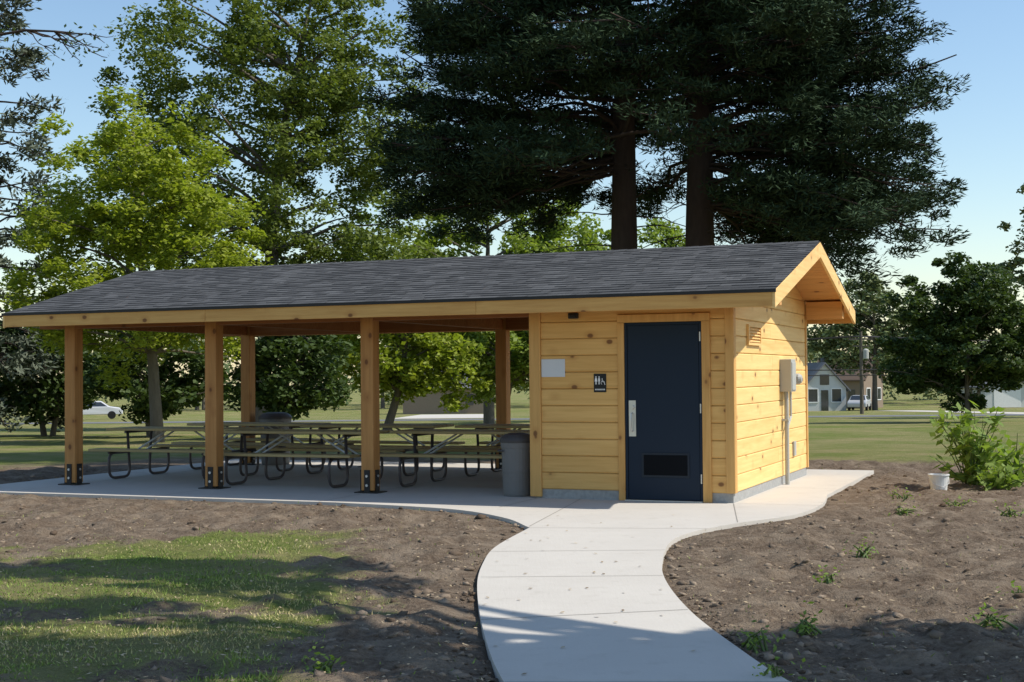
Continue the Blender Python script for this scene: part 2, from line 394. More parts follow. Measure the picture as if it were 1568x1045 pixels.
for i in range(54):
    xa = XL-.04+i*.202; xb = xa+.21; h = .024
    V = [(xa, YR-.14, ztop(YR-.14)+h-.006), (xa, YR, ztop(YR)+h), (xa, YR+.14, ztop(YR-.14)+h-.006), (xb, YR-.14, ztop(YR-.14)+h+.002), (xb, YR, ztop(YR)+h+.006), (xb, YR+.14, ztop(YR-.14)+h+.002)]
    mb.add(V, [(0, 3, 4, 1), (1, 4, 5, 2), (3, 0, 1, 4)], 0, 0, [(xa, 5), (xa, 5.07), (xa, 5.13), (xb, 5), (xb, 5.07), (xb, 5.13)])
mb.obj('shingle_roof', [sm], B)
mb = MB(); nb_ = 20
for side in (0, 1):
    for i in range(nb_):
        ya = YE+(YR-YE)*i/nb_; yb = YE+(YR-YE)*(i+1)/nb_-.004
        za, zb = H0+SL*(ya-YE), H0+SL*(yb-YE)
        if side: ya, yb = 2*YR-yb, 2*YR-ya; za, zb = zb, za
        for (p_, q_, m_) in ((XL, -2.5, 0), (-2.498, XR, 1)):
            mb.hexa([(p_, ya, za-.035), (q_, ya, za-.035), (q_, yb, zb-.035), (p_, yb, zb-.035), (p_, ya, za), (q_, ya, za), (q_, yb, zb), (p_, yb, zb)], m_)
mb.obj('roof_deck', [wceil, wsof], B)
mb = MB(); mb.box(XL-.045, XR+.045, YE-.052, YE-.03, H0-.025, H0+.012); mb.box(XL-.045, XR+.045, YB+.03, YB+.052, H0-.025, H0+.012)
black = simple('black_metal', (.02, .02, .022), .45, .1)
mb.obj('drip_edge', [black], B)
mb = MB()
for (a_, b_) in ((XL, -6.9), (-6.896, -3.0), (-2.996, XR)):
    mb.box(a_, b_, YE-.035, YE-.001, H0-.185, H0-.001); mb.box(a_, b_, YB+.001, YB+.035, H0-.185, H0-.001)
mb.obj('eave_fascia', [wfas], B, .003)
mb = MB()
for xs0 in (XR+.001, XL-.036):
    for side in (0, 1):
        y0, y1 = (YE-.035, YR-.001) if side == 0 else (YR+.001, YB+.035)
        f_ = lambda y: ztop(y)
        z0, z1 = f_(y0), f_(y1)
        mb.hexa([(xs0, y0, z0-.19), (xs0+.035, y0, z0-.19), (xs0+.035, y1, z1-.19), (xs0, y1, z1-.19), (xs0, y0, z0+.006), (xs0+.035, y0, z0+.006), (xs0+.035, y1, z1+.006), (xs0, y1, z1+.006)], 0)
mb.obj('rake_boards', [wrk], B, .003)
mb = MB()
def zc(y): return ztop(y)-.037
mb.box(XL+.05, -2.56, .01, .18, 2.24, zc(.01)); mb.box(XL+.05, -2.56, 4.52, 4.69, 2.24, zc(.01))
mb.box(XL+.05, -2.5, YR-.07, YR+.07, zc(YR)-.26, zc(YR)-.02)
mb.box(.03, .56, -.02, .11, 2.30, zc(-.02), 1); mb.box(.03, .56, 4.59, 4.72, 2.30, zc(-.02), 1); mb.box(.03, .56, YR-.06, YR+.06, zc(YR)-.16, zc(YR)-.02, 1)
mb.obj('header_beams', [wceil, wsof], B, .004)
mb = MB()
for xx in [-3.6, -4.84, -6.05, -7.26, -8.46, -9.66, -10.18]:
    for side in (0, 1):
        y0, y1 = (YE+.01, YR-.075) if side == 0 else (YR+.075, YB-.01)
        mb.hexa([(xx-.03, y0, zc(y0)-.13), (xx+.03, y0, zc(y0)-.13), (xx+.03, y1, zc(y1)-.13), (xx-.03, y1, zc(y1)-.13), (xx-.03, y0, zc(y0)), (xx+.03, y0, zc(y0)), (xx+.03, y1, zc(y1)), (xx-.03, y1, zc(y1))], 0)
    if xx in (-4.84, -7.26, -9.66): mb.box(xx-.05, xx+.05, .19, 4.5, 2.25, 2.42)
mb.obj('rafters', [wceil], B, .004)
steel = simple('galvanised_bolt', (.6, .6, .6), .4, .1, metal=.6)
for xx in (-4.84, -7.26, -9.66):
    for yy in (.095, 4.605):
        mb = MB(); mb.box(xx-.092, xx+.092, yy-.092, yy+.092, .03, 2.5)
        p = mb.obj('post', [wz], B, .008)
        mb = MB(); mb.box(xx-.17, xx+.17, yy-.14, yy+.14, .001, .014); mb.box(xx-.13, xx-.0935, yy-.05, yy+.05, .014, .3)
        mb.box(xx-.04, xx+.04, yy-.105, yy-.0935, .014, .30); mb.box(xx+.0935, xx+.105, yy-.05, yy+.05, .014, .30)
        for zz in (.10, .22):
            mb.tube([(xx, yy-.105, zz), (xx, yy-.118, zz)], .018, 8, 1)
            mb.tube([(xx+.105, yy, zz), (xx+.118, yy, zz)], .016, 8, 1)
        mb.obj('post_bracket', [black, steel], B)
mb = MB(); mb.box(-2.50, -.012, .012, 4.69, -.02, .118)
mb.obj('foundation', [conc2], B, .006)
mb = MB(); mb.box(-2.45, -.03, .03, 4.66, .12, 2.55)
core = simple('wall_core', (.30, .16, .05), .8); mb.obj('wall_core', [core], B)
rowh = .205; z0 = .115
def chboard(mb, axis, p0, p1, f, th, za, zb, out=1, q0=None, q1=None):
    q0 = p0 if q0 is None else q0; q1 = p1 if q1 is None else q1
    ch = .010
    prof = [(0, za), (th-ch, za), (th, za+ch), (th, zb-ch), (th-ch, zb), (0, zb)]
    V = []
    for e, (pa, pb) in enumerate(((p0, q0), (p1, q1))):
        for (d_, z_) in prof:
            t = (z_-za)/(zb-za); p = pa+(pb-pa)*t
            V.append((p, f-d_*out, z_) if axis == 0 else (f+d_*out, p, z_))
    F = [(i, i+1, 7+i, 6+i) for i in range(5)]+[(5, 0, 6, 11), (5, 4, 3, 2, 1, 0), (6, 7, 8, 9, 10, 11)]
    mb.add(V, F, 0)
mf = MB(); ms = MB(); ml = MB(); mbk = MB()
i = 0
while z0+i*rowh < 3.2:
    za = z0+i*rowh; zb = za+rowh-.004
    if za < 2.45:
        zt = min(zb, 2.55)
        chboard(mf, 0, -2.40, -1.40, .028, .034, za, zt)
        chboard(mf, 0, -.27, -.085, .028, .034, za, zt)
        chboard(mbk, 0, -2.46, 0, 4.66, .034, za, zt, -1)
    zl = ztop(0)-.04
    def yl(z): return 0.0 if z <= zl else (z-zl)/SL
    if yl(zb) < 2.3:
        a0, a1 = (.015, .015) if zb <= zl else (max(.015, yl(za)), yl(zb))
        j0 = R.uniform(1.6, 3.2) if i % 2 else None
        if zb <= zl and j0:
            chboard(ms, 1, .015, j0-.002, -.032, .034, za, zb); chboard(ms, 1, j0+.002, 4.685, -.032, .034, za, zb)
            chboard(ml, 1, .19, 4.685, -2.448, .034, za, zb, -1)
        else:
            chboard(ms, 1, a0, 4.7-a0, -.032, .034, za, zb, 1, a1, 4.7-a1)
            chboard(ml, 1, max(a0, .19), 4.7-a0, -2.448, .034, za, zb, -1, max(a1, .19), 4.7-a1)
    i += 1
chboard(mf, 0, -1.40, -.27, .028, .034, 2.235, 2.40); chboard(mf, 0, -1.40, -.27, .028, .034, 2.404, 2.55)
mf.obj('front_siding', [wx], B); ms.obj('side_siding', [wy], B); ml.obj('inner_siding', [wy], B); mbk.obj('rear_siding', [wx], B)
mb = MB()
mb.box(-.088, .018, -.028, -.004, .115, 2.50); mb.box(-.004, .020, -.003, .085, .115, 2.52)
mb.box(-.004, .020, 4.62, 4.71, .115, 2.52); mb.box(-2.55, -2.403, -.03, .16, .02, 2.5)
mb.box(-1.405, -1.322, -.030, .02, .0, 2.135); mb.box(-.367, -.265, -.030, .02, .0, 2.135); mb.box(-1.405, -.265, -.034, .02, 2.138, 2.232)
mb.obj('trim_boards', [wtrim], B, .003)
navy = simple('navy_door_paint', (.007, .017, .034), .55, .06, 3, bump=.03, spec=.25)
dk = simple('dark_gap', (.01, .01, .01), .8)
mb = MB(); mb.box(-1.320, -.369, .0, .03, .004, 2.133, 1)
mb.box(-1.318, -1.288, -.018, -.001, .01, 2.132); mb.box(-.401, -.371, -.018, -.001, .01, 2.132); mb.box(-1.287, -.402, -.018, -.001, 2.102, 2.132)
mb.box(-1.282, -.407, -.010, -.0015, .02, 2.097)
mb.box(-1.115, -.530, -.020, -.0105, .285, .575, 2); mb.box(-1.09, -.555, -.026, -.0203, .31, .55, 3)
door = mb.obj('door', [navy, dk, simple('vent_frame', (.010, .018, .03), .5), simple('vent_panel', (.004, .005, .007), .7, spec=.1)], B, .001)
ss = simple('stainless', (.62, .61, .58), .35, .08, metal=.7, bump=.02)
mb = MB(); mb.box(-1.272, -1.185, -.016, -.0105, .77, 1.20)
mb.lathe([(.026, 0), (.026, .03), (.001, .03)], k=12); 
hv = mb.V[-1]; mb.V[-1] = np.stack([hv[:, 0]-1.228, -.016-hv[:, 2], hv[:, 1]+1.12], -1)
mb.tube([(-1.228, -.018, 1.05), (-1.228, -.065, 1.04), (-1.228, -.075, .98), (-1.228, -.075, .90), (-1.228, -.065, .84), (-1.228, -.018, .83)], .010, 8)
for zz in (.22, 1.05, 1.90): mb.tube([(-.385, -.026, zz), (-.385, -.026, zz+.11)], .009, 8)
mb.obj('door_handle_and_hinges', [ss], B)
mb = MB(); mb.box(-1.32, -.369, -.06, -.001, .001, .012); mb.obj('threshold', [ss], B)
wh = simple('white_sign', (.62, .64, .66), .4, .03); blk = simple('black_sign', (.012, .012, .014), .4); wht = simple('white_ink', (.8, .8, .8), .5)
S = empty('notice_sign'); S.parent = B
mb = MB(); mb.box(-2.395, -2.085, -.0125, -.0070, 1.49, 1.71); mb.obj('panel', [wh], S, .002)
S = empty('restroom_sign'); S.parent = B
mb = MB(); mb.box(-1.715, -1.555, -.0125, -.007, 1.30, 1.525)
mb.obj('panel', [blk], S, .002)
mb = MB()
def fig(cx, zc_, skirt):
    th = np.linspace(0, 2*math.pi, 10, endpoint=False)
    mb.add([(cx+.009*math.cos(t), -.0145, zc_+.05+.009*math.sin(t)) for t in th], [tuple(range(10))])
    w_ = .018 if skirt else .012
    mb.add([(cx-.011, -.0145, zc_+.037), (cx+.011, -.0145, zc_+.037), (cx+w_, -.0145, zc_-.005), (cx-w_, -.0145, zc_-.005)], [(0, 3, 2, 1)])
    mb.add([(cx-.009, -.0145, zc_-.006), (cx-.002, -.0145, zc_-.006), (cx-.002, -.0145, zc_-.04), (cx-.009, -.0145, zc_-.04)], [(0, 3, 2, 1)])
    mb.add([(cx+.009, -.0145, zc_-.006), (cx+.002, -.0145, zc_-.006), (cx+.002, -.0145, zc_-.04), (cx+.009, -.0145, zc_-.04)], [(0, 1, 2, 3)])
fig(-1.685, 1.435, True); fig(-1.645, 1.435, False)
th = np.linspace(math.radians(150), math.radians(400), 14); cxx, czz = -1.598, 1.415
mb.tube([(cxx+.022*math.cos(-t+.6), -.0150, czz+.022*math.sin(-t+.6)) for t in th], .003, 6)
mb.tube([(cxx-.008, -.015, czz+.055), (cxx-.006, -.015, czz+.012), (cxx+.018, -.015, czz+.010), (cxx+.028, -.015, czz-.025)], .0045, 6)
for kx in range(8): mb.box(-1.695+kx*.016, -1.685+kx*.016, -.0148, -.0130, 1.325, 1.342)
mb.obj('pictograms', [wht], S)
mb = MB(); mb.box(-2.02, -1.90, -.07, -.007, 2.20, 2.27); mb.box(-2.0, -1.92, -.085, -.0705, 2.21, 2.25)
S = empty('wall_light'); S.parent = B; mb.obj('housing', [black], S, .006)
mb = MB()
mb.box(.004, .034, .72, 1.45, 2.085, 2.115); mb.box(.004, .034, .72, 1.45, 1.86, 1.89); mb.box(.004, .034, .72, .76, 1.8905, 2.0845); mb.box(.004, .034, 1.41, 1.45, 1.8905, 2.0845)
for kx in range(5):
    zz = 1.90+kx*.037
    mb.hexa([(.006, .762, zz+.02), (.030, .762, zz), (.030, 1.408, zz), (.006, 1.408, zz+.02), (.006, .762, zz+.028), (.030, .762, zz+.010), (.030, 1.408, zz+.010), (.006, 1.408, zz+.028)])
mb.obj('louver_vent', [wrk], B)
gb = simple('grey_enclosure', (.42, .42, .39), .5, .06, metal=.0)
S = empty('electric_meter_box'); S.parent = B
mb = MB(); mb.box(.003, .16, 2.72, 3.02, 1.26, 1.70); mb.box(.161, .170, 2.74, 3.0, 1.28, 1.66); mb.box(.003, .11, 3.12, 3.30, 1.30, 1.56)
mb.obj('enclosures', [gb], S, .008)
mb = MB(); mb.lathe([(.075, 0), (.075, .06), (.05, .10), (.001, .105)], k=16); hv = mb.V[-1]; mb.V[-1] = np.stack([.11+hv[:, 2], 3.21+hv[:, 0], 1.43+hv[:, 1]], -1)
mb.tube([(.06, 2.87, -.02), (.06, 2.87, 1.26)], .030, 10); mb.tube([(.05, 3.21, .9), (.05, 3.21, 1.31)], .018, 8); mb.tube([(.05, 3.21, .91), (.055, 2.98, .8), (.06, 2.90, .72)], .018, 8)
mb.box(.003, .095, 2.80, 2.94, .86, .89)
mb.obj('conduit', [gb], S)
mb = MB(); mb.box(.004, .03, 3.55, 3.7, .35, .55); mb.obj('outlet_box', [gb], B)

# ------------------------------------------------------------------ picnic tables
tw = wood('table_board', 0, 2, (.46, .36, .17), (.34, .25, .11), False)
tub = simple('painted_steel_tube', (.10, .085, .085), .45, .1, metal=.3)
tub2 = simple('galvanised_brace', (.6, .6, .58), .4, .1, metal=.3)
def rounded(pts, r=.09, n=5):
    out_ = [np.array(pts[0], float)]
    for i_ in range(1, len(pts)-1):
        p = np.array(pts[i_], float); a_ = np.array(pts[i_-1], float)-p; b_ = np.array(pts[i_+1], float)-p
        ra = min(r, np.linalg.norm(a_)*.45); rb = min(r, np.linalg.norm(b_)*.45)
        A_ = p+a_/np.linalg.norm(a_)*ra; B_ = p+b_/np.linalg.norm(b_)*rb
        for t in np.linspace(0, 1, n): out_.append((1-t)**2*A_+2*t*(1-t)*p+t*t*B_)
    out_.append(np.array(pts[-1], float)); return out_
def table(lx, ly, rz=0, L=2.35):
    w = L2W(lx, ly); E = empty('picnic_table', (w[0], w[1], 0), -TH+rz)
    mb = MB()
    for i_ in range(5):
        y0 = -.37+i_*.150; mb.box(-L/2, L/2, y0, y0+.142, .72, .758)
    for s_ in (-1, 1):
        c_ = s_*.66; mb.box(-L/2, L/2, c_-.135, c_-.003, .425, .463); mb.box(-L/2, L/2, c_+.003, c_+.135, .425, .463)
    mb.obj('top_and_seats', [tw], E, .006)
    mb = MB()
    for ex in (-L/2+.35, L/2-.35):
        for s_ in (-1, 1):
            pts = [(ex, s_*.30, .70), (ex, s_*.24, .025), (ex, s_*.74, .025), (ex, s_*.76, .40), (ex, s_*.30, .40)]
            mb.tube(rounded(pts, .14), .021, 8)
        mb.tube([(ex, -.36, .70), (ex, .36, .70)], .019, 8); mb.tube([(ex, -.76, .405), (ex, .76, .405)], .018, 8)
    mb.obj('tube_frame', [tub], E, smooth=True)
    mb = MB()
    for ex in (-L/2+.36, L/2-.36):
        sg = 1 if ex < 0 else -1
        for s_ in (-.12, .12): mb.tube([(ex, s_, .40), (ex+sg*.55, s_, .71)], .014, 6)
    mb.obj('braces', [tub2], E)
for (a_, b_, r_) in ((-3.95, 1.55, .01), (-6.45, 1.15, -.01), (-8.9, 1.7, .02), (-3.9, 3.6, 0), (-6.5, 3.4, .015), (-8.9, 3.75, -.01)): table(a_, b_, r_)
tcm = simple('grey_plastic', (.17, .165, .16), .55, .12, 6); tcl = simple('dark_lid', (.07, .065, .065), .5)
def can(lx, ly, r=.21, h=.78, lid=True):
    w = L2W(lx, ly); E = empty('trash_can', (w[0], w[1], 0), .3)
    mb = MB(); prof = [(r*.86, .002), (r*.90, .03), (r*.93, .3), (r*.955, .302), (r*.955, .325), (r*.94, .327), (r*.97, h-.1), (r*1.0, h-.098), (r*1.03, h-.05), (r*1.03, h-.02), (r*.9, h-.02)]
    mb.lathe(prof, k=28); mb.obj('barrel', [tcm], E, smooth=False)
    mb = MB(); mb.lathe([(r*1.06, h-.03), (r*1.08, h), (r*1.0, h+.03), (r*.8, h+.07), (r*.45, h+.09), (r*.40, h+.07), (.01, h+.06)], k=28)
    for s_ in (-1, 1): mb.tube([(s_*r*.98, -.06, h-.13), (s_*r*1.16, -.05, h-.13), (s_*r*1.16, .05, h-.13), (s_*r*.98, .06, h-.13)], .012, 6)
    mb.obj('lid', [tcl], E)
can(-2.82, .22, .205, .70); can(-9.2, 4.75, .27, .82)

# ------------------------------------------------------------------ trees
def tree_obj(name, mbt, LV, LQ, mats):
    TV = np.concatenate(mbt.V); nq = len(LQ)
    F4 = np.array([f for f in mbt.F if len(f) == 4])
    V = np.concatenate([TV, LV]); Qs = np.concatenate([F4, LQ+len(TV)])
    mi = np.concatenate([np.zeros(len(F4), int), np.ones(nq, int)])
    return fast_mesh(name, V, Qs, mats, mi, np.concatenate([np.zeros(len(F4)), R.rand(nq)]))
def limb(mb, p, q, r0, r1, sag=.0, n=7, k=6, wob=.05):
    p = np.array(p, float); q = np.array(q, float); t = np.linspace(0, 1, n)[:, None]
    P = p+(q-p)*t; L = np.linalg.norm(q-p); P[:, 2] += sag*L*np.sin(t[:, 0]*math.pi)
    w = np.cumsum(R.randn(n, 3), 0)*wob*L/n; w -= w[0]; P += w*np.sin(t*math.pi*.5)
    mb.tube(P, r0+(r1-r0)*t[:, 0], k, 0, 0, cap=False); return P
def decid(name, base, blobs, mat, nclump=200, nleaf=120, ls=.11, cs=.55, trunk=.22, stems=1, bk=None, inner=.5, fork=None, limbs=34, up=.5):
    mb = MB(); bx, by = base; bz = float(gz(by))-.05
    B_ = np.array([b[0] for b in blobs], float); Rr = np.array([b[1] for b in blobs], float)
    wts = np.prod(Rr, 1)**.75; wts /= wts.sum()
    which = R.choice(len(blobs), nclump, p=wts)
    d = rndn(nclump); ph = R.rand(6)*6.3
    lum = 1+.13*np.sin(3*d[:, 0]*2+ph[0])+.13*np.sin(5*d[:, 1]+ph[1])+.12*np.sin(6*d[:, 2]+ph[2])
    rr = (inner+(1-inner)*R.rand(nclump)**.6)*lum
    Cc = B_[which]+d*Rr[which]*rr[:, None]
    zmin = bz+.6; Cc[:, 2] = np.maximum(Cc[:, 2], zmin)
    ctr = B_.mean(0); ztopc = (B_[:, 2]+Rr[:, 2]*.6).max()
    fz = fork if fork is not None else max(bz+.8, (B_[:, 2]-Rr[:, 2]).min()*.7+.3*ctr[2])
    trs = []
    for s_ in range(stems):
        off = (R.randn(2)*.12 if stems > 1 else np.zeros(2)); tp = np.array([ctr[0]+R.randn()*.3*stems**.5, ctr[1]+R.randn()*.3, ztopc])
        p0 = np.array([bx+off[0], by+off[1], bz]); P = limb(mb, p0, [bx+(ctr[0]-bx)*.35+off[0]*2, by+(ctr[1]-by)*.35, fz], trunk/stems**.5, trunk*.72/stems**.5, 0, 6, 9, .03)
        P2 = limb(mb, P[-1], tp, trunk*.72/stems**.5, .04, 0, 10, 8, .12); trs.append(P2)
    ii = R.choice(nclump, min(limbs, nclump), replace=False)
    for i_ in ii:
        tr = trs[R.randint(len(trs))]; zt = Cc[i_, 2]-.45*np.linalg.norm(Cc[i_, :2]-ctr[:2])
        a_ = tr[np.argmin(abs(tr[:, 2]-max(zt, tr[0, 2])))]
        limb(mb, a_, Cc[i_], trunk*.28, .012, .06, 7, 5, .15)
    nl = (nleaf*(.5+R.rand(nclump))).astype(int); own = np.repeat(np.arange(nclump), nl); n_ = len(own)
    csz = cs*(.6+.8*R.rand(nclump))
    off = rndn(n_)*(R.rand(n_, 1)**.45)*csz[own][:, None]*np.array([1, 1, .62])
    off[:, 2] -= .15*np.hypot(off[:, 0], off[:, 1])
    P = Cc[own]+off; k_ = P[:, 2] > bz+.25; P = P[k_]; n_ = len(P)
    s_ = ls*(.6+.7*R.rand(n_))
    V, Qd = leafquads(P, s_, s_*.62, up)
    return tree_obj(name, mb, V, Qd, [bk or bark, mat])

def conifer(name, base, H, zlow, prof, mat, nb=150, per=9, nn_=55, trunk=.32, droop=.1, ls=.14, azbias=None, uptip=.1, pad=.55, thick=.5, t0a=.38, W=.3, zdense=None, snags=0):
    mb = MB(); bx, by = base; bz = float(gz(by))-.1
    limb(mb, (bx, by, bz), (bx+.15, by, bz+H), trunk, .03, 0, 14, 10, .02)
    LVs = []; TD = []
    for i_ in range(nb):
        t = (i_+R.rand())/nb; z = zlow+(H+bz-.2-zlow)*t**1.2
        az = R.rand()*2*math.pi
        if azbias is not None and R.rand() < .45: az = azbias+R.randn()*.9
        low = zdense is not None and z < zdense
        if low: az = azbias+R.uniform(-1.1, 1.1)
        Lb = np.interp(z, [p[0] for p in prof], [p[1] for p in prof])*(.55+.5*R.rand()**.6)
        dx, dy = math.cos(az), math.sin(az)
        st = np.array([bx, by, z+(.5 if low else 0)]); m_ = 9; tt = np.linspace(0, 1, m_)
        rise = R.uniform(-.05, .35) if z > zlow+1 else R.uniform(-.12, .12)
        PP = st+np.stack([dx*Lb*tt, dy*Lb*tt, Lb*(rise*tt-(droop+(.07 if low else 0))*tt**2*2+uptip*tt**4)], -1)
        PP[1:] += np.cumsum(R.randn(m_-1, 3), 0)*.07*Lb/3
        mb.tube(PP, (trunk*(.08 if low else .12))*(1-tt*.85)+.006, 5, 0, 0, cap=False)
        t0 = t0a if not low else .42
        for c_ in range(per):
            u = t0+(1-t0)*R.rand()**.8; q = np.array([np.interp(u, tt, PP[:, k_]) for k_ in range(3)])
            side = R.randn()*.20*Lb*(1.15-u*.7)
            q2 = q+np.array([-dy, dx, 0])*side+np.array([dx, dy, 0])*abs(side)*.25+[0, 0, -abs(side)*.08+R.randn()*.14]
            if abs(side) > .25: mb.tube([q-np.array([dx, dy, 0])*abs(side)*.3, q2], [.014, .006], 4, 0, 0, cap=False)
            n_ = int(nn_*(.5+R.rand())); sz = pad*(.55+.7*R.rand())
            o = rndn(n_)*(R.rand(n_, 1)**.4)*np.array([sz, sz, sz*thick])
            o[:, 2] += .12*np.hypot(o[:, 0], o[:, 1])
            LVs.append(q2+o); dd = o/sz+np.array([dx, dy, .45])*.5; TD.append(dd/np.linalg.norm(dd, axis=1, keepdims=True))
    for i_ in range(snags):   # bare dead lower branches with twigs
        z = R.uniform(3.8, zdense+.2); az = R.rand()*6.28; Lb = R.uniform(.6, 2.0); e = np.array([bx+math.cos(az)*Lb, by+math.sin(az)*Lb, z-.12*Lb+R.randn()*.3])
        P = limb(mb, (bx, by, z), e, .018, .005, .05, 8, 5, .25)
        for _ in range(5):
            a2 = P[R.randint(3, 8)]; limb(mb, a2, a2+R.randn(3)*[.25, .25, .2], .007, .003, 0, 4, 4, .2)
    Pn = np.concatenate(LVs); td = np.concatenate(TD); n_ = len(Pn)
    V, Qd = leafquads(Pn, ls*(.6+.8*R.rand(n_)), ls*W, .4, td)
    return tree_obj(name, mb, V, Qd, [bark_d, mat])

profF = [(4.0, 4.0), (5.5, 4.8), (7, 5.3), (9, 4.8), (12, 3.7), (15, 2.2), (18, .3)]
conifer('fir_tree', (2.3, 28.2), 17.5, 5.2, profF, LM['fir'], 205, 14, 112, .36, .05, .078, math.pi, pad=.44, W=.22, thick=.45, t0a=.38, zdense=6.0, snags=9)
profR = [(2.8, 4.0), (4.0, 4.5), (5.2, 4.7), (7, 4.9), (9, 4.5), (12, 3.7), (15, 2.2), (18, .3)]
conifer('fir_tree', (3.75, 27.6), 17.5, 4.3, profR, LM['fir'], 220, 14, 112, .38, .09, .078, .0, pad=.44, W=.22, thick=.45, t0a=.38, zdense=5.7, snags=10)
conifer('spruce_tree', (-18.4, 48), 21, 0.5, [(0, 3.4), (6, 3.2), (12, 2.6), (21, .2)], LM['spruce'], 130, 7, 26, .3, .16, .15, pad=.45, thick=.7)
decid('maple_tree', (-10.3, 40), [((-10.9, 40, 5.0), (3.3, 3.0, 4.0)), ((-10.6, 40, 7.2), (1.8, 1.8, 2.4)), ((-12.6, 39.5, 4.3), (1.9, 1.9, 2.4)), ((-9.0, 39.5, 4.6), (1.9, 1.9, 2.6))], LM['maple'], 330, 150, .08, .5, .2, up=.8)
decid('cottonwood_tree', (-11.5, 62), [((-12.5, 62, 12), (5.6, 5, 8.5)), ((-8.2, 62, 10), (4.0, 4, 7)), ((-16, 62, 11), (3.2, 3.5, 6.5)), ((-6.2, 62, 7), (2.6, 3, 4.5)), ((-10, 62, 17), (3.5, 4, 5)), ((-6.2, 63, 14), (3.2, 3, 5.5))], LM['cotton'], 820, 115, .11, .76, .45, limbs=60)
decid('ash_tree', (-1.2, 70), [((-1.0, 70, 7.2), (4.0, 3.5, 4.6)), ((2.5, 70, 6.5), (2.8, 3, 3.6)), ((-5.5, 70, 7), (3., 3, 4))], LM['mid'], 280, 110, .13, .75, .3)
decid('ash_tree', (8, 76), [((7.5, 76, 6.0), (4.5, 3.5, 4.0)), ((13, 76, 4.6), (3, 3, 3))], LM['mid'], 220, 110, .14, .75, .3)
decid('crabapple_tree', (-17.0, 50), [((-17.4, 50, 2.0), (2.9, 2, 1.9))], LM['dark'], 110, 110, .12, .6, .16, stems=2)
decid('crabapple_tree', (-12.2, 47), [((-12.2, 47, 1.9), (2.2, 2, 1.7))], LM['dark'], 90, 110, .12, .6, .14, stems=2)
decid('crabapple_tree', (-7.1, 43), [((-7.0, 43, 1.75), (1.75, 1.6, 1.6))], LM['dark'], 100, 120, .10, .5, .14, stems=4)
decid('linden_tree', (-4.6, 50), [((-4.2, 50, 2.8), (2.4, 2, 2.2)), ((-2.6, 50, 1.9), (1.5, 1.4, 1.6))], LM['maple'], 130, 120, .11, .55, .18)
decid('linden_tree', (-.5, 52), [((-.3, 52, 2.9), (2.3, 2, 2.2)), ((1.5, 52, 2.6), (1.6, 1.5, 1.8))], LM['mid'], 150, 120, .11, .55, .18)
decid('norway_maple_tree', (20.5, 62), [((20.5, 62, 3.3), (3.2, 3, 3.2)), ((20.4, 62, 5.0), (2.0, 2, 1.9)), ((22, 62, 2.8), (2.4, 2, 2.2)), ((18.9, 62, 2.4), (1.9, 1.9, 1.9))], LM['dark'], 360, 130, .11, .5, .16, fork=.2)
decid('elm_tree', (31, 76), [((29.6, 76, 8.6), (2.2, 2.2, 2.1)), ((32, 76, 10), (3.2, 3, 3.5)), ((31, 76, 5), (3, 3, 3))], LM['far'], 120, 110, .15, .7, .3)
decid('hackberry_tree', (35.5, 135), [((35, 135, 6.0), (4.2, 3, 5.2)), ((31.6, 135, 5), (2.8, 2, 4)), ((40, 135, 4), (3.5, 2.5, 4.2))], LM['far'], 190, 100, .22, 1.0, .3)
decid('shade_tree', (9.8, 5.2), [((3.6, 10.3, 8), (2.6, .6, .6)), ((4.2, 6.6, 8), (3.0, .7, .7)), ((3.0, 8.3, 8), (1.6, .55, .6)), ((9.8, 6.6, 8), (3.4, .9, .9)), ((7.3, 6.0, 8), (2, .7, .7)), ((4.9, 9.3, 8.3), (1.0, .4, .5))], LM['mid'], 330, 120, .075, .36, .25, fork=4.5, limbs=50, inner=.1)
mb = MB(); limb(mb, (-9.3, 15.5, -.1), (-9.1, 15.5, 8.5), .2, .05, 0, 9, 9, .03)
P = limb(mb, (-9.2, 15.5, 5.3), (-5.0, 15.5, 5.55), .045, .012, .03, 12, 6, .12)
tips = []
for i_ in range(13):
    a_ = P[R.randint(5, 12)]; q = a_+np.array([.15+.45*R.rand(), R.randn()*.15, -.05-.25*R.rand()+.2*(R.rand() > .7)])
    P2 = limb(mb, a_, q, .012, .004, .05, 6, 4, .25); tips.append(q)
    for _ in range(3):
        a2 = P2[R.randint(2, 6)]; q2 = a2+np.array([.12+.1*R.rand(), R.randn()*.06, -.12+.2*R.rand()]); limb(mb, a2, q2, .006, .003, 0, 4, 4, .2); tips.append(q2)
Pl = np.concatenate([np.array(t)+R.randn(3, 3)*.05 for t in tips]); V, Qd = leafquads(Pl, .03, .018)
cr = R.randn(900, 3)*[1.2, 1.2, 1.0]+[-9.4, 15.5, 8.4]; V2, Q2 = leafquads(cr, .07, .04)
tree_obj('walnut_tree', mb, np.concatenate([V, V2]), np.concatenate([Qd, Q2+len(V)]), [bark_d, LM['dark']])

cc = []
for i_ in range(420):
    x_ = R.uniform(-95, 100); yv = R.uniform(160, 195); h_ = 6.5+3.5*vnoise(np.array([x_]), np.array([3.]), 11, 5)[0]+(3 if x_ < 0 else 0)
    cc.append((x_, yv, -2+h_*R.rand()**.7, 1.8))
cc = np.array(cc); own = np.repeat(np.arange(len(cc)), 130); o = rndn(len(own))*(R.rand(len(own), 1)**.4)*1.9*np.array([1, 1, .75])
V, Qd = leafquads(cc[own, :3]+o, .30*(.6+.7*R.rand(len(own))), .19, .4)
mb = MB()
for i_ in range(40): x_ = R.uniform(-95, 100); mb.tube([(x_, 168, -2.6), (x_, 168, 3)], [.3, .1], 6, 0, 0, cap=False)
tree_obj('distant_trees', mb, V, Qd, [bark, LM['far']])

